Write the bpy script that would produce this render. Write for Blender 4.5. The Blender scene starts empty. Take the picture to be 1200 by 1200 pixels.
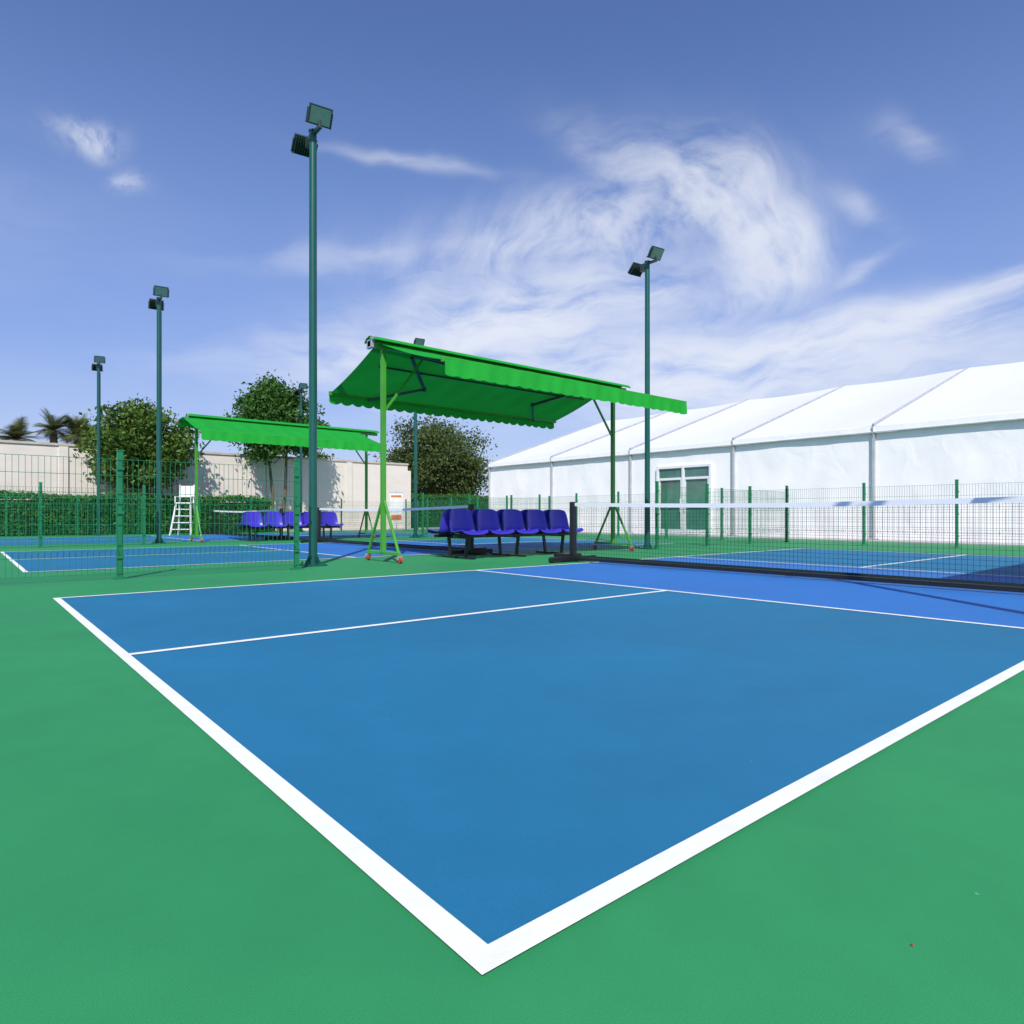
import bpy, math, random
import numpy as np
from mathutils import Vector, Matrix
random.seed(7); rng=np.random.default_rng(7)
S=bpy.context.scene
D=bpy.data
# ------------------------------------------------------------ helpers
def link(o,parent=None):
    S.collection.objects.link(o)
    if parent is not None: o.parent=parent
    return o
def empty(name,loc=(0,0,0)):
    e=D.objects.new(name,None); e.empty_display_size=.2; e.location=loc
    return link(e)
class MB:
    def __init__(s): s.v=[]; s.f=[]
    def box(s,c,sz,R=None):
        hx,hy,hz=[k/2 for k in sz]; n=len(s.v); c=Vector(c)
        for x,y,z in ((-1,-1,-1),(1,-1,-1),(1,1,-1),(-1,1,-1),(-1,-1,1),(1,-1,1),(1,1,1),(-1,1,1)):
            p=Vector((x*hx,y*hy,z*hz))
            if R is not None: p=R@p
            s.v.append(tuple(c+p))
        for q in ((0,3,2,1),(4,5,6,7),(0,1,5,4),(1,2,6,5),(2,3,7,6),(3,0,4,7)):
            s.f.append(tuple(n+i for i in q))
        return s
    def beam(s,p0,p1,w,h):
        p0=Vector(p0);p1=Vector(p1);d=p1-p0
        q=d.to_track_quat('X','Z').to_matrix()
        return s.box((p0+p1)/2,(d.length,w,h),q)
    def tube(s,p0,p1,r0,r1=None,n=10,cap=True):
        if r1 is None: r1=r0
        p0=Vector(p0);p1=Vector(p1);d=(p1-p0)
        q=d.to_track_quat('Z','Y').to_matrix(); b=len(s.v)
        for p,r in((p0,r0),(p1,r1)):
            for i in range(n):
                a=2*math.pi*i/n
                s.v.append(tuple(p+q@Vector((r*math.cos(a),r*math.sin(a),0))))
        for i in range(n):
            j=(i+1)%n; s.f.append((b+i,b+j,b+n+j,b+n+i))
        if cap:
            s.f.append(tuple(b+i for i in reversed(range(n)))); s.f.append(tuple(b+n+i for i in range(n)))
        return s
    def quad(s,*p):
        n=len(s.v); s.v+= [tuple(k) for k in p]; s.f.append(tuple(range(n,n+len(p)))); return s
    def grid(s,P):   # P[i][j]
        n=len(s.v); a=len(P); b=len(P[0])
        for r in P: s.v+=[tuple(k) for k in r]
        for i in range(a-1):
            for j in range(b-1):
                s.f.append((n+i*b+j,n+i*b+j+1,n+(i+1)*b+j+1,n+(i+1)*b+j))
        return s
    def obj(s,name,mat,parent=None,smooth=False,bevel=0,solid=0):
        m=D.meshes.new(name); m.from_pydata(s.v,[],s.f); m.update()
        if smooth: m.polygons.foreach_set('use_smooth',[True]*len(m.polygons))
        m.materials.append(mat)
        o=D.objects.new(name,m); link(o,parent)
        if solid:
            k=o.modifiers.new('solid','SOLIDIFY'); k.thickness=solid; k.offset=0
        if bevel:
            k=o.modifiers.new('bev','BEVEL'); k.width=bevel; k.segments=2; k.limit_method='ANGLE'
        if smooth:
            k=o.modifiers.new('es','EDGE_SPLIT'); k.split_angle=math.radians(40)
        return o
def mat(name,col,rough=.6,metal=0,var=.12,vscale=3,bump=0,bscale=40,spec=.3,detail=4,col2=None,stretch=None,transl=0):
    m=D.materials.new(name); m.use_nodes=True; nt=m.node_tree; N=nt.nodes; L=nt.links
    b=N['Principled BSDF']; out=N['Material Output']
    b.inputs['Roughness'].default_value=rough; b.inputs['Metallic'].default_value=metal
    b.inputs['Specular IOR Level'].default_value=spec
    tc=N.new('ShaderNodeTexCoord'); mp=N.new('ShaderNodeMapping'); L.new(tc.outputs['Object'],mp.inputs[0])
    if stretch: mp.inputs['Scale'].default_value=stretch
    nz=N.new('ShaderNodeTexNoise'); nz.inputs['Scale'].default_value=vscale; nz.inputs['Detail'].default_value=detail
    nz.inputs['Roughness'].default_value=.6
    L.new(mp.outputs[0],nz.inputs['Vector'])
    r=N.new('ShaderNodeValToRGB'); r.color_ramp.elements[0].position=.3; r.color_ramp.elements[1].position=.7
    c=Vector(col); lo=c*(1-var); hi=c*(1+var) if col2 is None else Vector(col2)
    r.color_ramp.elements[0].color=(*lo,1); r.color_ramp.elements[1].color=(*hi,1)
    L.new(nz.outputs[0],r.inputs[0]); L.new(r.outputs[0],b.inputs['Base Color'])
    if bump:
        n2=N.new('ShaderNodeTexNoise'); n2.inputs['Scale'].default_value=bscale; n2.inputs['Detail'].default_value=3
        L.new(mp.outputs[0],n2.inputs['Vector'])
        bp=N.new('ShaderNodeBump'); bp.inputs['Strength'].default_value=bump; bp.inputs['Distance'].default_value=.01
        L.new(n2.outputs[0],bp.inputs['Height']); L.new(bp.outputs[0],b.inputs['Normal'])
    if transl:
        t=N.new('ShaderNodeBsdfTranslucent'); L.new(r.outputs[0],t.inputs[0])
        mx=N.new('ShaderNodeMixShader'); mx.inputs[0].default_value=transl
        L.new(b.outputs[0],mx.inputs[1]); L.new(t.outputs[0],mx.inputs[2]); L.new(mx.outputs[0],out.inputs[0])
    return m
def leafmat(name,c0,c1):
    m=D.materials.new(name); m.use_nodes=True; nt=m.node_tree; N=nt.nodes; L=nt.links
    b=N['Principled BSDF']; b.inputs['Roughness'].default_value=.55
    b.inputs['Specular IOR Level'].default_value=.25; out=N['Material Output']
    g=N.new('ShaderNodeNewGeometry'); r=N.new('ShaderNodeValToRGB')
    r.color_ramp.elements[0].color=(*c0,1); r.color_ramp.elements[1].color=(*c1,1)
    L.new(g.outputs['Random Per Island'],r.inputs[0]); L.new(r.outputs[0],b.inputs['Base Color'])
    t=N.new('ShaderNodeBsdfTranslucent'); L.new(r.outputs[0],t.inputs[0])
    mx=N.new('ShaderNodeMixShader'); mx.inputs[0].default_value=.35
    L.new(b.outputs[0],mx.inputs[1]); L.new(t.outputs[0],mx.inputs[2]); L.new(mx.outputs[0],out.inputs[0])
    return m
def courtmat(name,col,stain=.09):
    m=D.materials.new(name); m.use_nodes=True; nt=m.node_tree; N=nt.nodes; L=nt.links
    b=N['Principled BSDF']; b.inputs['Roughness'].default_value=.68; b.inputs['Specular IOR Level'].default_value=.3
    tc=N.new('ShaderNodeTexCoord')
    def noise(sc,det,rg=.6):
        n=N.new('ShaderNodeTexNoise'); n.inputs['Scale'].default_value=sc; n.inputs['Detail'].default_value=det
        n.inputs['Roughness'].default_value=rg; L.new(tc.outputs['Object'],n.inputs['Vector']); return n
    big=noise(.55,3); mid=noise(5,5,.65); fine=noise(420,1)
    def mr(src,a,c):
        k=N.new('ShaderNodeMapRange'); k.inputs[1].default_value=.3;k.inputs[2].default_value=.7
        k.inputs[3].default_value=a;k.inputs[4].default_value=c; L.new(src.outputs[0],k.inputs[0]); return k
    a=mr(big,1-stain,1+stain); c=mr(mid,.955,1.045); d=mr(fine,.88,1.12)
    L.new(mr(big,.6,.78).outputs[0],b.inputs['Roughness'])
    def mul(x,y):
        k=N.new('ShaderNodeMath'); k.operation='MULTIPLY'; L.new(x.outputs[0],k.inputs[0]);L.new(y.outputs[0],k.inputs[1]); return k
    f=mul(mul(a,c),d)
    v=N.new('ShaderNodeTexVoronoi'); v.inputs['Scale'].default_value=5; L.new(tc.outputs['Object'],v.inputs['Vector'])
    lt=N.new('ShaderNodeMath'); lt.operation='LESS_THAN'; lt.inputs[1].default_value=.018; L.new(v.outputs['Distance'],lt.inputs[0])
    mx=N.new('ShaderNodeVectorMath'); mx.operation='SCALE'; mx.inputs[0].default_value=col; L.new(f.outputs[0],mx.inputs['Scale'])
    mm=N.new('ShaderNodeMix'); mm.data_type='RGBA'; s2=N.new('ShaderNodeMath'); s2.operation='MULTIPLY'; s2.inputs[1].default_value=.18
    L.new(lt.outputs[0],s2.inputs[0]); L.new(s2.outputs[0],mm.inputs[0]); L.new(mx.outputs[0],mm.inputs[6]); mm.inputs[7].default_value=(.6,.65,.6,1)
    L.new(mm.outputs[2],b.inputs['Base Color'])
    bp=N.new('ShaderNodeBump'); bp.inputs['Strength'].default_value=.3; bp.inputs['Distance'].default_value=.002
    L.new(fine.outputs[0],bp.inputs['Height']); L.new(bp.outputs[0],b.inputs['Normal'])
    return m
M={}
M['green']=courtmat('court_green',(.025,.238,.082))
M['blue']=courtmat('court_blue',(.012,.146,.280))
M['kblue']=courtmat('court_kitchen_blue',(.026,.150,.45))
M['white']=mat('line_white',(.76,.76,.75),.7,var=.07,vscale=9,bump=.2,bscale=300)
M['pole']=mat('pole_green',(.006,.085,.068),.35,var=.1,spec=.5)
M['fence']=mat('fence_green',(.012,.18,.075),.4,var=.1,spec=.4)
M['lime']=mat('lime_paint',(.06,.30,.03),.35,var=.1,spec=.5)
M['fabric']=mat('awning_fabric',(.015,.34,.04),.8,var=.06,vscale=2,transl=.20,spec=.1)
M['valance']=mat('valance_fabric',(.025,.42,.045),.8,var=.06,vscale=4,transl=.2,spec=.1)
M['dark']=mat('dark_metal',(.03,.05,.045),.4,var=.1,spec=.5)
M['black']=mat('black_paint',(.012,.012,.014),.4,var=.15,spec=.5)
M['netcord']=mat('net_cord',(.012,.03,.024),.8,var=.1)
M['tape']=mat('net_tape',(.78,.78,.78),.8,var=.04)
M['seat']=mat('seat_plastic',(.045,.028,.42),.3,var=.06,spec=.5)
M['steel']=mat('galv_steel',(.45,.46,.47),.4,metal=.6,var=.1)
M['glass']=mat('lamp_glass',(.14,.24,.21),.12,var=.15,spec=.8)
M['wheel']=mat('caster_red',(.45,.05,.025),.5)
M['wall']=mat('rendered_wall',(.70,.63,.55),.85,var=.06,vscale=.8,bump=.3,bscale=30,stretch=(1,1,2.2))
M['coping']=mat('wall_coping',(.50,.42,.35),.85,var=.12,vscale=3)
M['trunk']=mat('bark',(.14,.10,.07),.9,var=.3,vscale=6,bump=.8,bscale=12)
M['leafA']=leafmat('leaf_mid',(.045,.10,.014),(.14,.23,.035))
M['leafB']=leafmat('leaf_dark',(.03,.09,.015),(.09,.21,.03))
M['leafC']=leafmat('leaf_olive',(.05,.085,.022),(.13,.18,.05))
M['leafP']=leafmat('leaf_palm',(.07,.10,.025),(.18,.19,.06))
M['leafH']=leafmat('leaf_hedge',(.02,.10,.012),(.09,.25,.035))
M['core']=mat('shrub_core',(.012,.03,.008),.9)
M['concrete']=mat('concrete',(.40,.385,.37),.85,var=.12,vscale=1.5)
M['terrain']=mat('terrain',(.12,.14,.06),.9,var=.3,vscale=.2)
M['doorframe']=mat('door_frame',(.78,.79,.79),.4,var=.03)
M['doorglass']=mat('door_glass',(.07,.17,.14),.06,var=.3,vscale=1.5,spec=.9)
M['banner']=mat('banner_white',(.72,.70,.68),.6)
M['orange']=mat('banner_orange',(.6,.16,.05),.6)
def tentmat(name,col,rough,bstr,stretch):
    m=mat(name,col,rough,var=.02,vscale=1.2,stretch=stretch,spec=.3)
    nt=m.node_tree;N=nt.nodes;L=nt.links;b=N['Principled BSDF']
    tc=N.new('ShaderNodeTexCoord'); mp=N.new('ShaderNodeMapping'); mp.inputs['Scale'].default_value=stretch
    L.new(tc.outputs['Object'],mp.inputs[0])
    n=N.new('ShaderNodeTexNoise'); n.inputs['Scale'].default_value=1.6; n.inputs['Detail'].default_value=3; n.inputs['Distortion'].default_value=1.0
    L.new(mp.outputs[0],n.inputs['Vector'])
    bp=N.new('ShaderNodeBump'); bp.inputs['Strength'].default_value=bstr; bp.inputs['Distance'].default_value=.06
    L.new(n.outputs[0],bp.inputs['Height']); L.new(bp.outputs[0],b.inputs['Normal'])
    return m
M['tentwall']=tentmat('tent_wall_pvc',(.92,.885,.87),.55,.34,(1,1.0,.7))
M['tentroof']=tentmat('tent_roof_pvc',(.70,.71,.72),.5,.15,(.5,.6,1))
M['tentseam']=mat('tent_seam',(.42,.43,.45),.5)
# ------------------------------------------------------------ ground
MB().quad((-400,-400,-.03),(400,-400,-.03),(400,400,-.03),(-400,400,-.03)).obj('terrain_ground',M['terrain'])
MB().quad((-14,-16,0),(18.6,-16,0),(18.6,28.4,0),(-14,28.4,0)).obj('court_green_ground',M['green'])
MB().quad((18.6,-30,-.004),(46,-30,-.004),(46,60,-.004),(18.6,60,-.004)).quad((-30,28.4,-.004),(18.6,28.4,-.004),(18.6,45,-.004),(-30,45,-.004)).obj('concrete_pavement',M['concrete'])
LW=.052
def court(oy):
    e=empty('pickleball_court',(0,oy,0)); L_=13.41; Wd=6.1; k0=4.57; k1=L_-4.57
    z=.003; q=.02
    def rect(b,x0,y0,x1,y1,z): b.quad((x0,y0,z),(x1,y0,z),(x1,y1,z),(x0,y1,z))
    b=MB(); rect(b,q,q,k0-q,Wd-q,z); rect(b,k1+q,q,L_-q,Wd-q,z); b.obj('service_area',M['blue'],e)
    b=MB(); rect(b,k0-q,q,k1+q,Wd-q,z); b.obj('kitchen_area',M['kblue'],e)
    z=.006; b=MB()
    rect(b,0,0,LW,Wd,z); rect(b,L_-LW,0,L_,Wd,z)
    rect(b,LW,0,L_-LW,LW,z); rect(b,LW,Wd-LW,L_-LW,Wd,z)
    rect(b,k0-LW,LW,k0,Wd-LW,z); rect(b,k1,LW,k1+LW,Wd-LW,z)
    rect(b,LW,Wd/2-LW/2,k0-LW,Wd/2+LW/2,z); rect(b,k1+LW,Wd/2-LW/2,L_-LW,Wd/2+LW/2,z)
    b.obj('white_lines',M['white'],e)
for oy in (0,9.45,18.9): court(oy)
def petal():
    b=MB(); P=[[(0,0,.004),(.006,.004,.009),(.012,.004,.006)],[(.002,.006,.005),(.008,.01,.012),(.014,.009,.007)],[(.004,.012,.004),(.009,.014,.008),(.013,.012,.005)]]
    b.grid([[(x*.45,y*.45,z*.4+.001) for x,y,z in r] for r in P])
    return b.obj('fallen_petal',M['wheel'])
p=petal(); p.location=(.594,-.405,0)
# ------------------------------------------------------------ net
def net(oy):
    e=empty('pickleball_net',(6.705,oy,0)); ya=-.3; yb=6.4; mid=(ya+yb)/2
    b=MB()
    for y,s in((ya,-1),(yb,1)):
        b.box((0,y+s*.04,.48),(.075,.09,.90))
        b.box((0,y+s*.04,.05),(.95,.08,.07)); b.box((0,y+s*.16,.07),(.36,.26,.11))
        for sx in(-1,1): b.tube((sx*.46,y+s*.04-.03,.045),(sx*.46,y+s*.04+.03,.045),.045)
    b.obj('post_frame',M['black'],e,bevel=.008)
    b=MB(); b.beam((0,ya,.05),(0,yb,.05),.05,.045); b.obj('base_tube',M['black'],e)
    top=lambda y:.865+.05*abs((y-mid)/(yb-mid))**1.6
    P=[[],[]]; n=60
    for i in range(n+1):
        y=ya+(yb-ya)*i/n
        P[0].append((-.006,y,top(y))); P[1].append((-.006,y,top(y)-.052))
    b=MB(); b.grid(P); P2=[[(-p[0],p[1],p[2]) for p in r] for r in P][::-1]; b.grid(P2)
    b.grid([P[0],P2[1]])
    b.obj('tape',M['tape'],e)
    b=MB(); s=.05; y=ya
    while y<yb:
        b.box((0,y,(top(y)-.05+.09)/2),(.0024,.0026,top(y)-.05-.09)); y+=s
    z=.10
    while z<.83:
        b.box((0,mid,z),(.0024,yb-ya,.0026)); z+=s
    b.box((0,mid,.09),(.01,yb-ya,.03))
    b.obj('mesh',M['netcord'],e)
for oy in(0,9.45,18.9): net(oy)
# ------------------------------------------------------------ light poles
def floodlight(e,c,az,tilt):
    R=Matrix.Rotation(az,3,'Z')@Matrix.Rotation(tilt,3,'X')
    c=Vector(c)
    b=MB(); b.box(c,(.32,.05,.25),R)
    for i in range(9): b.box(c+R@Vector((-.14+i*.035,.045,0)),(.008,.05,.22),R)
    for s in(-1,1):
        b.box(c+R@Vector((s*.172,.02,-.03)),(.012,.04,.20),R)
    b.box(c+R@Vector((0,.05,-.12)),(.35,.05,.012),R)
    b.obj('floodlight_housing',M['dark'],e,bevel=.004)
    MB().box(c+R@Vector((0,-.028,0)),(.28,.008,.21),R).obj('floodlight_glass',M['glass'],e)
def light_pole(x,y,h=6.2):
    e=empty('light_pole',(x,y,0))
    b=MB(); b.tube((0,0,.02),(0,0,h),.060,.052,20); b.tube((0,0,h),(0,0,h+.02),.062,n=20)
    b.obj('pole_shaft',M['pole'],e,smooth=True)
    b=MB(); b.box((0,0,.014),(.30,.30,.02))
    for i in range(4):
        a=math.pi/4+i*math.pi/2; b.tube((.16*math.cos(a),.16*math.sin(a),.02),(.16*math.cos(a),.16*math.sin(a),.06),.012)
        a=i*math.pi/2; b.quad((.055*math.cos(a),.055*math.sin(a),.024),(.13*math.cos(a),.13*math.sin(a),.024),(.055*math.cos(a),.055*math.sin(a),.16))
    b.obj('base_plate',M['pole'],e)
    b=MB(); b.beam((0,-.26,h-.03),(0,.28,h-.03),.05,.05); b.beam((0,-.23,h-.02),(0,-.23,h+.08),.03,.03); b.beam((0,.25,h-.03),(0,.25,h-.10),.03,.03)
    b.box((0,.10,h-.11),(.10,.14,.12))
    b.obj('cross_arm',M['dark'],e,bevel=.004)
    floodlight(e,(0,-.24,h+.12),math.radians(-8),math.radians(34))
    floodlight(e,(0,.30,h-.06),math.radians(172),math.radians(-48))
    b=MB(); b.tube((.062,.03,.3),(.062,.03,h-.3),.008,n=6); b.obj('conduit',M['pole'],e)
for x,y in((3.26,8.24),(10.8,8.24),(3.26,17.7),(10.8,17.7),(3.26,27.1),(10.8,27.1),(3.5,-2.0)):
    light_pole(x,y)
# ------------------------------------------------------------ welded mesh fences
def fence(p0,p1,n,h=1.40):
    p0=Vector((*p0,0));p1=Vector((*p1,0)); d=(p1-p0); Lg=d.length; ang=math.atan2(d.y,d.x)
    e=empty('mesh_fence',p0); e.rotation_euler=(0,0,ang)
    b=MB(); st=Lg/n
    for i in range(n+1):
        b.box((i*st,0,h/2+.02),(.055,.055,h+.04)); b.box((i*st,0,h+.05),(.065,.065,.015)); b.box((i*st,0,.008),(.13,.13,.016))
        for z in(.25,.75,1.25): b.box((i*st,-.035,z),(.075,.02,.03))
    b.obj('posts',M['fence'],e)
    b=MB(); Z=[.07,.27,.33,.39,.62,.85,.91,.97,1.17,h-.05]; bulge={.33:-.035,.91:-.035}
    pts=[(z,bulge.get(z,0)) for z in Z]
    x=.05
    while x<Lg-.02:
        for (z0,y0),(z1,y1) in zip(pts,pts[1:]):
            b.beam((x,y0-.035,z0),(x,y1-.035,z1),.0042,.0042)
        x+=.055
    for z,yy in pts: b.box((Lg/2,yy-.04,z),(Lg,.005,.005))
    b.obj('mesh_panel',M['fence'],e)
fence((-7.4,7.75),(2.82,7.75),5)
fence((10.95,8.1),(16.6,8.1),3)
fence((-7.4,17.15),(2.82,17.15),5)
fence((10.95,17.5),(16.6,17.5),3)
fence((16.6,-9.8),(16.6,28),19,1.47)
fence((-7.4,26.9),(16.6,26.9),12)
# ------------------------------------------------------------ awning shelters
def shelter(ox,oy,x1=5.5,rear=True,fs=0.0,fe=0.0):
    e=empty('awning_shelter',(ox,oy,0))
    x0=0; H=3.36
    b=MB()
    for x in(.12,x1-.05):
        b.box((x,0,.14+(H-.14)/2),(.07,.07,H-.14))
        b.beam((x,-.50,.14),(x,.50,.14),.05,.05)
        for s in(-1,1):
            b.beam((x,s*.47,.15),(x,s*.035,.95),.035,.035)
    b.obj('posts',M['lime'],e,bevel=.004)
    b=MB()
    for x,s in((.12,1),(x1-.05,-1)): b.beam((x+s*.03,0,2.35),(x+s*.75,0,H-.08),.035,.035)
    b.box(((x0+x1)/2+.1,0,H-.02),(x1-x0+.45,.09,.09))
    b.obj('main_beam',M['lime'],e,bevel=.004)
    b=MB(); w=MB()
    for x in(.12,x1-.05):
        for s in(-.5,.5):
            b.box((x,s,.10),(.05,.06,.03)); b.beam((x-.03,s,.105),(x-.03,s,.05),.01,.04); b.beam((x+.03,s,.105),(x+.03,s,.05),.01,.04)
            w.tube((x-.02,s,.052),(x+.02,s,.052),.05,n=16)
    b.obj('caster_forks',M['steel'],e); w.obj('caster_wheels',M['wheel'],e)
    b=MB(); b.box((x0-.10,0,H-.02),(.05,.16,.14)); b.box((x0-.10,-.07,H+.05),(.05,.1,.06)); b.obj('crank_gearbox',M['steel'],e,bevel=.01)
    P=[]
    for k,(yy,zz) in enumerate(((-.16,H+.02),(-.10,H+.075),(0,H+.10),(.10,H+.075),(.16,H+.02))):
        P.append([(x0-.12+ (x1+.45-x0)*i/20,yy,zz) for i in range(21)])
    MB().grid(P).obj('hood',M['fabric'],e,solid=.012)
    for s,reach,zl in((-1,1.80,2.80),(1,1.68 if rear else .30,2.84 if rear else H-.06)):
        xa,xb=x0+.02+fs,x1-.10+fe
        nx=70; ny=12; P=[]
        for j in range(ny+1):
            t=j/ny; row=[]
            for i in range(nx+1):
                x=xa+(xb-xa)*i/nx
                z=H+(zl-H)*t-(.035 if reach>1 else 0)*math.sin(math.pi*t)*(1+.4*math.sin(i*.9))
                row.append((x,s*(.06+(reach-.06)*t),z))
            P.append(row)
        MB().grid(P).obj('awning_fabric',M['fabric'],e,smooth=True)
        b=MB(); b.beam((xa-.02,s*reach,zl),(xb+.02,s*reach,zl),.06,.07)
        b.obj('front_bar',M['lime'],e,bevel=.006)
        if reach>1:
            b=MB()
            for xe,dr in((xa+.65,1),(xb-.65,-1)):
                el=(xe+dr*.75,s*reach*.52,(H+zl)/2-.14)
                b.beam((xe,s*.06,H-.10),el,.045,.05); b.beam(el,(xe+dr*.05,s*(reach-.04),zl-.05),.04,.045); b.tube((el[0],el[1],el[2]-.04),(el[0],el[1],el[2]+.04),.035)
            b.beam((xa+.3,s*.5,H-.22),(xb-.3,s*.5,H-.22),.03,.03)
            b.obj('folding_arms',M['dark'],e)
        nv=int((xb-xa)/.02); P=[[],[],[]]; dep=.20 if s<0 else .13
        for i in range(nv+1):
            x=xa+(xb-xa)*i/nv
            sc=abs(math.sin(math.pi*(x-xa)/.215))**.6
            w_=.012*math.sin(x*9+s)+.008*math.sin(x*23)
            P[0].append((x,s*(reach+.034),zl+.03)); P[1].append((x,s*(reach+.038)+w_*.5,zl-.06)); P[2].append((x,s*(reach+.04)+w_,zl-dep-(.02 if s<0 else .05)*sc))
        MB().grid(P).obj('valance',M['valance'],e,smooth=True)
shelter(4.30,8.30); shelter(4.20,18.4,5.25,False,-.25,-.25); shelter(5.5,-2.1)
# ------------------------------------------------------------ beam seating
def bench(ox,oy,n=5):
    e=empty('beam_seating_bench',(ox,oy,0)); pitch=.56
    prof=[(-.47,.405),(-.455,.435),(-.42,.447),(-.32,.435),(-.20,.420),(-.10,.425),(-.055,.455),(-.03,.52),(-.008,.62),(.012,.72),(.026,.80),(.032,.83)]
    b=MB()
    for s in(1,-1):
        for k in range(n):
            cx=pitch*(k+.5); P=[]
            for a,(yy,zz) in enumerate(prof):
                t=a/(len(prof)-1); w=.245 if t<.55 else .245-.05*((t-.55)/.45)**2
                row=[]
                for j in range(11):
                    q=-1+2*j/10; lift=.035*abs(q)**3
                    if t<.5: p=(cx+q*w,yy,zz+lift)
                    else: p=(cx+q*w,yy-lift*1.6,zz-(.03*abs(q)**5 if t>.85 else 0))
                    row.append((p[0],s*(p[1]-.07),p[2]))
                P.append(row)
            b.grid(P)
    b.obj('seat_shells',M['seat'],e,smooth=True,solid=.012)
    b=MB()
    for s in(1,-1):
        b.beam((.02,-s*.28,.375),(n*pitch-.02,-s*.28,.375),.05,.05)
        for k in range(n):
            cx=pitch*(k+.5); b.box((cx,-s*.28,.405),(.22,.22,.012)); b.beam((cx,-s*.12,.40),(cx,-s*.085,.56),.03,.02)
    for cx in(.30,n*pitch/2,n*pitch-.30):
        b.beam((cx,-.30,.35),(cx,.30,.35),.04,.04)
        b.beam((cx,-.27,.35),(cx,-.22,.03),.05,.035); b.beam((cx,.27,.35),(cx,.22,.03),.05,.035)
        b.box((cx,-.24,.018),(.07,.42,.03)); b.box((cx,.24,.018),(.07,.42,.03))
    b.obj('steel_frame',M['black'],e)
bench(5.50,8.25); bench(5.35,17.9)
# ------------------------------------------------------------ tent
def tent():
    e=empty('white_event_tent'); X=20.5; ex=38.3; mx=(X+ex)/2; he=3.42; hr=6.45
    ys=[26.1-4.68*i for i in range(11)]; ye=ys[-1]
    dy0,dy1=12.95,15.4; dh=2.62
    def wall(ya,yb,z0,z1,X=X):
        n=max(2,int((yb-ya)/.10)); m=22; P=[]
        for i in range(n+1):
            y=ya+(yb-ya)*i/n; row=[]
            bay=((26.1-y)%4.68)/4.68; edge=math.sin(math.pi*bay)
            for j in range(m+1):
                z=z0+(z1-z0)*j/m; t=z/he
                w=.04*edge*(.5+.5*math.sin(y*2.3+z*.9))+.016*math.sin(y*6.1+1.6*math.sin(z*1.6+y))*edge*(1-t*.5)+.014*math.sin(z*4.1+y*1.3+math.sin(y*2))*edge
                row.append((X-w*(1-t*.7),y,z))
            P.append(row)
        return P
    b=MB(); b.grid(wall(ye,dy0,0,he)); b.grid(wall(dy1,26.1,0,he)); b.grid(wall(dy0,dy1,dh,he))
    b.obj('side_wall',M['tentwall'],e,smooth=True)
    b=MB(); b.quad((X,26.1,0),(ex,26.1,0),(ex,26.1,he),(mx,26.1,hr),(X,26.1,he)); b.quad((ex,ye,0),(ex,26.1,0),(ex,26.1,he),(ex,ye,he)); b.quad((X,ye,0),(ex,ye,0),(ex,ye,he),(mx,ye,hr),(X,ye,he)); b.obj('gable_walls',M['tentwall'],e)
    b=MB()
    for side in(0,1):
        xa=X-.10 if side==0 else ex+.10
        n=110; m=16; P=[]
        for i in range(n+1):
            y=ye-.05+(26.2-ye)*i/n; bay=((26.1-y)%4.68)/4.68; sag=.15*math.sin(math.pi*bay); row=[]
            for j in range(m+1):
                t=j/m; row.append((xa+(mx-xa)*t,y,he-.02+(hr-he+.02)*t-sag*(.35+.65*math.sin(math.pi*t*.9))))
            P.append(row)
        b.grid(P)
    b.obj('roof',M['tentroof'],e,smooth=True)
    b=MB(); 
    for i in range(110):
        y=ye+(26.1-ye)*i/110; y2=ye+(26.1-ye)*(i+1)/110
        b.quad((X-.11,y,he-.03),(X-.11,y2,he-.03),(X-.115,y2,he-.20-.01*math.sin(y2*4)),(X-.115,y,he-.20-.01*math.sin(y*4)))
    b.obj('eave_valance',M['tentwall'],e)
    b=MB()
    for y in ys:
        b.box((X-.06,y,he/2),(.08,.07,he-.02)); b.beam((X-.12,y,he+.02),(mx,y,hr+.03),.05,.05)
        b.box((X-.10,y,.02),(.28,.24,.03))
        b.beam((X-.15,y,he-.02),(X-.09,y-.0,he-.35),.03,.03)
    b.obj('frame_ribs',M['tentseam'],e)
    b=MB(); b.beam((X-.125,ye,he-.21),(X-.125,26.1,he-.21),.02,.03); b.obj('eave_rail',M['tentseam'],e)
    b=MB(); w=dy1-dy0
    for y in(dy0+.04,(dy0+dy1)/2,dy1-.04): b.box((X-.05,y,dh/2),(.12,.09,dh-.002))
    for y0,y1 in((dy0+.09,(dy0+dy1)/2-.05),((dy0+dy1)/2+.05,dy1-.09)):
        c=(y0+y1)/2
        for z,hh in((.10,.18),(1.05,.07),(2.12,.09),(dh-.05,.09)): b.box((X-.05,c,z),(.09,y1-y0,hh))
        for yy in(y0+.03,y1-.03): b.box((X-.05,yy,1.1),(.085,.06,2.0))
        b.box((X-.12,(dy0+dy1)/2+(.1 if c>(dy0+dy1)/2 else -.1),1.1),(.03,.025,.5))
    b.obj('door_frames',M['doorframe'],e)
    MB().quad((X-.04,dy0,0),(X-.04,dy1,0),(X-.04,dy1,dh),(X-.04,dy0,dh)).obj('door_glass',M['doorglass'],e)
tent()
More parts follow.
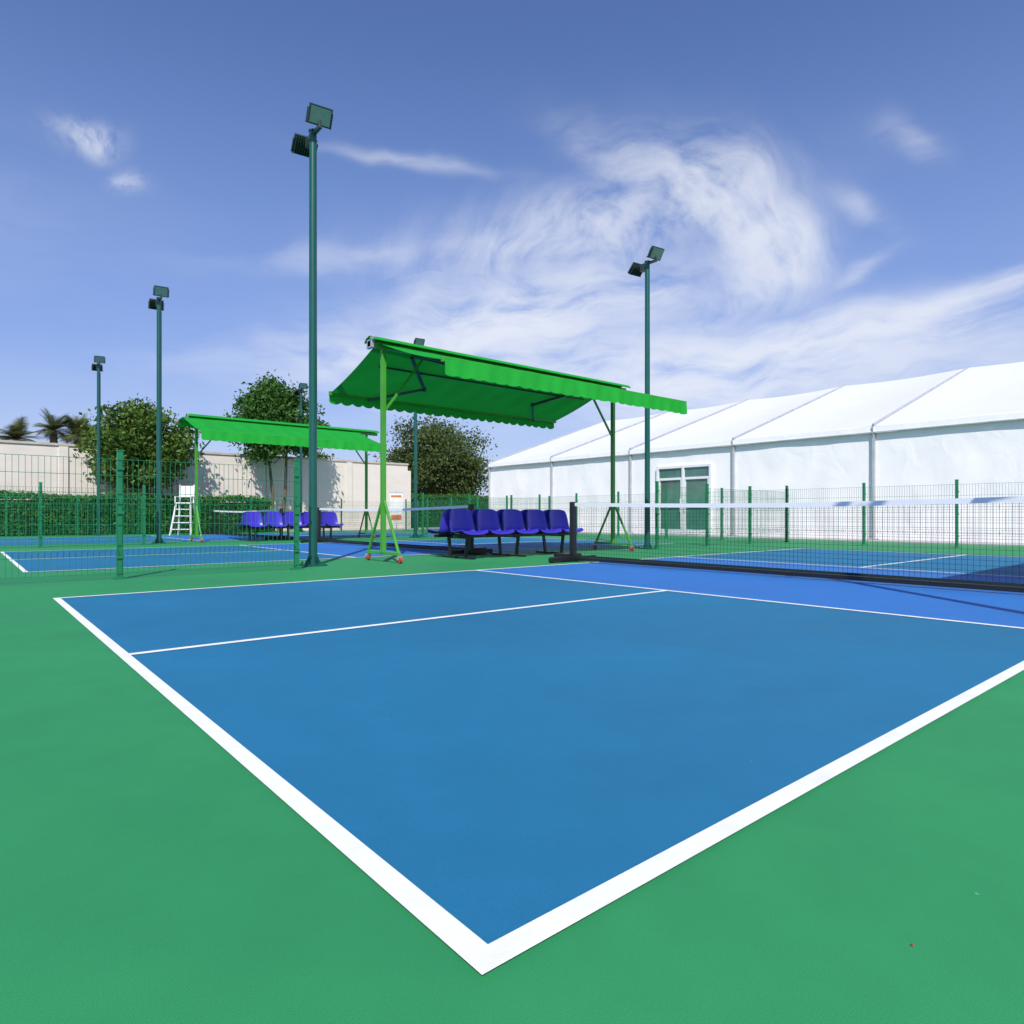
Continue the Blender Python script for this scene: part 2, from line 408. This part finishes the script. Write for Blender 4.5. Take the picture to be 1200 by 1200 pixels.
# ------------------------------------------------------------ boundary wall
def wall():
    e=empty('boundary_wall'); y=30.0; xa=-22; xb=17.9; h=3.42
    b=MB(); b.box(((xa+xb)/2,y+.1,h/2),(xb-xa,.2,h)); b.box((xb+.1,y+9,h/2-.15),(.2,18,h-.3)); b.obj('wall_face',M['wall'],e)
    b=MB(); b.box(((xa+xb)/2,y+.1,h+.045),(xb-xa+.06,.30,.09)); b.box((xb+.1,y+9.2,h-.255),(.3,17.6,.09)); b.obj('coping',M['coping'],e)
    b=MB(); x=xa+.5
    while x<xb:
        b.box((x,y-.025,h/2-.01),(.30,.05,h-.02)); x+=4.0
    b.box(((xa+xb)/2,y-.012,.2),(xb-xa,.024,.4)); b.obj('pilasters',M['wall'],e)
wall()
# ------------------------------------------------------------ foliage
def leaves(C,size,asp=.5):
    n=len(C); C=np.asarray(C)
    a=rng.normal(size=(n,3)); a/=np.linalg.norm(a,axis=1)[:,None]
    t=rng.normal(size=(n,3)); bb=np.cross(a,t); bb/=np.linalg.norm(bb,axis=1)[:,None]
    s=(size*rng.uniform(.6,1.3,n))[:,None]
    return np.stack([C-a*s,C+bb*s*asp,C+a*s,C-bb*s*asp],1).reshape(-1,3)
def leafobj(name,C,size,mt,parent,asp=.5):
    V=leaves(C,size,asp); n=len(C)
    m=D.meshes.new(name); m.from_pydata(V.tolist(),[],np.arange(4*n).reshape(n,4).tolist()); m.materials.append(mt)
    return link(D.objects.new(name,m),parent)
def tree(name,loc,top,cb,rad,nclump,nleaf,size,mt,trunks=1,trunk_r=.1):
    e=empty(name,loc); ch=(top-cb)/2; cz=(top+cb)/2
    cl=[]
    while len(cl)<nclump:
        p=rng.uniform(-1,1,3); r=np.linalg.norm(p)
        if r<1 and r>.2: cl.append((p[0]*rad*.84,p[1]*rad*.84,cz+p[2]*ch*.84))
    C=[]
    for c in cl:
        k=int(nleaf/nclump*rng.uniform(.6,1.4)); rr=rng.uniform(.20,.36)*rad
        d=rng.normal(size=(k,3))*rr*.55; d[:,2]*=.65
        d[:,2]-=.12*(d[:,0]**2+d[:,1]**2)/rr
        C.append(np.array(c)+d)
    leafobj('foliage',np.concatenate(C),size,mt,e)
    b=MB()
    for t in range(trunks):
        a=t*2.3; base=Vector((.18*math.cos(a)*(trunks>1),.18*math.sin(a)*(trunks>1),-.03)); fork=Vector((base.x*2.4,base.y*2.4,cb+.15*(top-cb)))
        midp=(base+fork)/2+Vector((.06,-.05,0))
        b.tube(base,midp,trunk_r,trunk_r*.8); b.tube(midp,fork,trunk_r*.8,trunk_r*.6)
        for i,c in enumerate(cl):
            if i%trunks==t:
                c=Vector(c); m2=fork.lerp(c,.5)+Vector((0,0,.12)); b.tube(fork,m2,trunk_r*.42,trunk_r*.25,6); b.tube(m2,c,trunk_r*.25,trunk_r*.08,6)
    b.obj('trunk_and_limbs',M['trunk'],e,smooth=True)
tree('broadleaf_tree',(5.1,28.95,0),5.5,1.5,2.1,56,15000,.10,M['leafA'],3,.07)
tree('broadleaf_tree',(10.5,29.1,0),7.2,2.9,2.1,60,19000,.10,M['leafB'],2,.09)
tree('broadleaf_tree',(24.4,37,0),7.8,1.2,3.9,90,30000,.11,M['leafC'],2,.16)
tree('broadleaf_tree',(29.5,42,0),5.4,1.0,2.4,30,7000,.14,M['leafB'],2,.12)
tree('broadleaf_tree',(16.0,36,0),4.6,1.2,1.8,24,5000,.12,M['leafA'],1,.1)
def palm(x,y,h):
    e=empty('palm_tree',(x,y,0)); b=MB(); z=0
    while z<h-.2:
        b.tube((0,0,z),(0,0,z+.2),.17,.14,9); z+=.2
    b.obj('trunk',M['trunk'],e)
    b=MB()
    for k in range(34):
        az=k*2.4+rng.uniform(-.2,.2); up=rng.uniform(-.1,1.4); Ln=rng.uniform(.75,1.1); prev=Vector((0,0,h)); d=Vector((math.cos(az)*math.cos(up),math.sin(az)*math.cos(up),math.sin(up)))
        side=Vector((-math.sin(az),math.cos(az),0))
        for i in range(14):
            cur=prev+d*(Ln/14); d=(d+Vector((0,0,-.06))).normalized()
            l=.36*math.sin(math.pi*(i+1.5)/16)+.05
            for s in(-1,1):
                tip=cur+side*s*l+d*.16-Vector((0,0,.03+.1*l)); b.quad(prev,prev+d*.05,tip)
                tip2=cur+side*s*l*.9+d*.22-Vector((0,0,.02+.1*l)); b.quad(prev+d*.05,cur,tip2)
            prev=cur
    b.obj('fronds',M['leafP'],e)
for x,y,h in((1.4,36.6,4.2),(2.7,35.6,4.6),(3.6,35.4,4.4),(4.1,37.5,4.4),(.2,38,4.0),(-1.5,36.5,4.1)): palm(x,y,h)
def hedge(xa,xb,y,w,h,n):
    e=empty('clipped_hedge')
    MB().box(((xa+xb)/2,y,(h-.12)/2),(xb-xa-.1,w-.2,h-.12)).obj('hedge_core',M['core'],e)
    f=int(n*.6); C=np.concatenate([
      np.stack([rng.uniform(xa,xb,f),y-w/2+rng.normal(0,.06,f),rng.uniform(0.02,h,f)],1),
      np.stack([rng.uniform(xa,xb,n-f),rng.uniform(y-w/2,y+w/2,n-f),h+rng.normal(0,.06,n-f)],1)])
    C[:,1]+=.07*np.sin(C[:,0]*2.1)+.05*np.sin(C[:,0]*5.3+C[:,2]*4); C[:,2]+=np.where(C[:,2]>h-.15,.05*np.sin(C[:,0]*1.7),0)
    leafobj('hedge_foliage',C,.055,M['leafH'],e,.6)
hedge(-10,9.8,28.2,.9,1.38,34000)
hedge(19.0,30,33,1.0,1.9,9000)
# ------------------------------------------------------------ banner + umpire chair
def banner():
    e=empty('banner_stand',(15.7,27.4,0)); e.rotation_euler=(0,0,math.radians(-35))
    MB().box((0,0,1.05),(.62,.02,1.5)).obj('panel',M['banner'],e)
    b=MB(); b.box((0,-.014,.62),(.5,.006,.25)); b.box((0,-.014,1.65),(.5,.006,.10)); b.obj('print',M['orange'],e)
    b=MB(); b.box((0,0,.04),(.7,.25,.08)); b.tube((0,.03,0),(0,.03,1.9),.015); b.box((0,0,1.82),(.66,.03,.03)); b.obj('stand',M['steel'],e)
banner()
def umpire():
    e=empty('umpire_chair',(5.7,25.3,0)); e.rotation_euler=(0,0,math.radians(-30))
    b=MB()
    for x in(-.30,.30):
        b.beam((x*1.15,-.50,.0),(x*.8,-.16,1.15),.05,.05); b.beam((x*1.15,.42,.0),(x*.8,.22,1.15),.05,.05)
        b.beam((x*1.1,-.44,.2),(x*1.1,.385,.2),.035,.035); b.beam((x*.95,-.30,.68),(x*.95,.30,.68),.035,.035)
        b.beam((x*.8,.22,1.15),(x*.8,.30,1.85),.045,.045)
        b.beam((x*.88,-.20,1.40),(x*.88,.26,1.40),.05,.035); b.beam((x*.88,-.18,1.15),(x*.88,-.18,1.40),.04,.04)
    for z in(.22,.46,.70,.94):
        t=z/1.15; b.box((0,-.50+.34*t,z),(.60-.18*t,.10,.03))
    b.box((0,.31,.45),(.6,.03,.04))
    b.obj('ladder_frame',M['banner'],e,bevel=.004)
    b=MB(); b.box((0,.02,1.17),(.52,.44,.04)); b.box((0,.275,1.60),(.46,.025,.42),Matrix.Rotation(-.11,3,'X')); b.obj('seat_and_backrest',M['banner'],e,bevel=.006)
umpire()
# ------------------------------------------------------------ sky
SUN_EL=math.radians(46); SUN_AZ=math.radians(217)
w=D.worlds.new('World'); S.world=w; w.use_nodes=True; nt=w.node_tree; N=nt.nodes; L=nt.links
bg=N['Background']; bg.inputs[1].default_value=.128
sky=N.new('ShaderNodeTexSky'); sky.sky_type='NISHITA'; sky.sun_disc=False; sky.sun_elevation=SUN_EL; sky.sun_rotation=SUN_AZ
sky.air_density=1.0; sky.dust_density=.6; sky.ozone_density=2.5
def val(x): return x.outputs[0] if hasattr(x,'outputs') else x
def m(op,a,b=None,c=None,clamp=False):
    n=N.new('ShaderNodeMath'); n.operation=op; n.use_clamp=clamp
    for i,k in enumerate((a,b,c)):
        if k is None: continue
        if isinstance(k,(int,float)): n.inputs[i].default_value=k
        else: L.new(val(k),n.inputs[i])
    return n
tc=N.new('ShaderNodeTexCoord'); sp=N.new('ShaderNodeSeparateXYZ'); L.new(tc.outputs['Generated'],sp.inputs[0])
az=m('MULTIPLY',m('ARCTAN2',sp.outputs[0],sp.outputs[1]),57.2958)
el=m('MULTIPLY',m('ARCSINE',sp.outputs[2]),57.2958)
def noise(x,y,sc,det=4,rg=.55,dist=0,z=0):
    c=N.new('ShaderNodeCombineXYZ'); L.new(val(x),c.inputs[0]); L.new(val(y),c.inputs[1]); c.inputs[2].default_value=z
    n=N.new('ShaderNodeTexNoise'); n.inputs['Scale'].default_value=sc; n.inputs['Detail'].default_value=det; n.inputs['Roughness'].default_value=rg; n.inputs['Distortion'].default_value=dist
    L.new(c.outputs[0],n.inputs['Vector']); return n
wn=noise(az,el,.15,2,.42,0,1.3)
sep=N.new('ShaderNodeSeparateColor'); L.new(wn.outputs['Color'],sep.inputs[0])
wx=m('SUBTRACT',sep.outputs[0],.5); wy=m('SUBTRACT',sep.outputs[1],.5)
A=m('ADD',az,m('MULTIPLY',wx,6)); E=m('ADD',el,m('MULTIPLY',wy,3.5))
def blob(ca,ce,ra,re,rot=0,amp=1):
    r=math.radians(rot); c,s=math.cos(r),math.sin(r)
    u=m('MULTIPLY_ADD',A,c/ra,m('MULTIPLY_ADD',E,s/ra,-(ca*c+ce*s)/ra))
    v=m('MULTIPLY_ADD',A,-s/re,m('MULTIPLY_ADD',E,c/re,(ca*s-ce*c)/re))
    q=m('MULTIPLY_ADD',u,u,m('MULTIPLY',v,v))
    return m('MULTIPLY',m('POWER',.3679,q),amp)
def total(l):
    t=l[0]
    for k in l[1:]: t=m('ADD',t,k)
    return t
cx,cy=50,19.5
dx=m('SUBTRACT',A,cx); dy=m('MULTIPLY',m('SUBTRACT',E,cy),1.3)
rad=m('SQRT',m('MULTIPLY_ADD',dx,dx,m('MULTIPLY',dy,dy))); th=m('ARCTAN2',dy,dx)
curl=noise(m('MULTIPLY',rad,.32),m('MULTIPLY',th,1.5),1.0,6,.60,.1,2.0)
streak=noise(m('MULTIPLY',m('MULTIPLY_ADD',E,.5,A),.11),m('MULTIPLY',m('MULTIPLY_ADD',A,-.10,E),.40),1.0,6,.60,.2,5.0)
def ss(x,a,b):
    k=N.new('ShaderNodeMapRange'); k.interpolation_type='SMOOTHSTEP'; k.inputs[1].default_value=a;k.inputs[2].default_value=b
    L.new(val(x),k.inputs[0]); return k
sw=total([blob(50,28.0,5.5,1.7,-22,.6),blob(58.0,25.2,5.5,2.4,-35,1.2),blob(62,20.5,2.8,3.4,0,1.4),blob(58.5,17.3,3.6,1.3,28,.7),blob(45,23.0,13,2.5,7,1.0)])
swc=m('MULTIPLY',sw,ss(curl,.22,.74))
st=total([blob(41,17.2,13,2.2,7,1.7),blob(35,13.8,15,2.0,6,1.0),blob(27,21,9,.8,8,.35),
  blob(64,13.6,15,1.8,2,1.5),blob(75,16.2,6,.9,20,.8),blob(67.5,18.4,2.6,.7,25,.45),blob(54,10.8,24,2.2,0,1.4),
  blob(70.5,26,2.4,.8,-30,.45),blob(68,22.5,2.2,.6,-40,.4),blob(31,27.8,6,.45,-5,.5),blob(-40,20,30,5,0,.6),blob(130,22,28,6,5,.7)])
stc=m('MULTIPLY',st,ss(streak,.20,.70))
pf=total([blob(7.4,25.9,2.1,.85,8,1.0),blob(10.5,23.9,1.0,.6,0,.6)])
pfc=m('MULTIPLY',pf,ss(noise(A,E,.7,5,.62,0,9.0),.22,.68))
dens=m('ADD',m('ADD',swc,stc),m('MULTIPLY',pfc,.9))
dens=m('SUBTRACT',1.0,m('POWER',.30,dens))
dens=m('MULTIPLY',dens,ss(el,-1,4))
tint=N.new('ShaderNodeMix'); tint.data_type='RGBA'; tint.blend_type='MULTIPLY'; tint.inputs[0].default_value=1
L.new(sky.outputs[0],tint.inputs[6]); tint.inputs[7].default_value=(.86,.94,1.24,1)
def mixc(f,a,col):
    k=N.new('ShaderNodeMix'); k.data_type='RGBA'; L.new(val(f),k.inputs[0]); L.new(a.outputs[2],k.inputs[6]); k.inputs[7].default_value=(*col,1); return k
hz=mixc(m('MULTIPLY',ss(el,38,4),.62),tint,(2.2,3.05,5.8))
hz=mixc(m('MULTIPLY',ss(el,14,-2),.75),hz,(5.0,5.7,7.2))
cl=mixc(m('MULTIPLY',dens,.95),hz,(6.9,7.1,7.6))
L.new(cl.outputs[2],bg.inputs[0])
sd=Vector((math.sin(SUN_AZ)*math.cos(SUN_EL),math.cos(SUN_AZ)*math.cos(SUN_EL),math.sin(SUN_EL)))
l=D.lights.new('sun','SUN'); l.energy=4.9; l.angle=math.radians(.5); l.color=(1,.96,.91)
so=D.objects.new('sun',l); link(so); so.rotation_euler=(-sd).to_track_quat('-Z','Y').to_euler()
# camera
c=D.cameras.new('camera'); c.lens=23.19; c.sensor_width=36; c.shift_y=.0033; c.clip_end=2000; c.clip_start=.05
co=D.objects.new('camera',c); link(co); co.location=(-.623,-.815,.72); co.rotation_euler=(math.radians(90),0,math.radians(-40)); S.camera=co
S.view_settings.view_transform='Standard'; S.view_settings.look='None'; S.view_settings.exposure=0
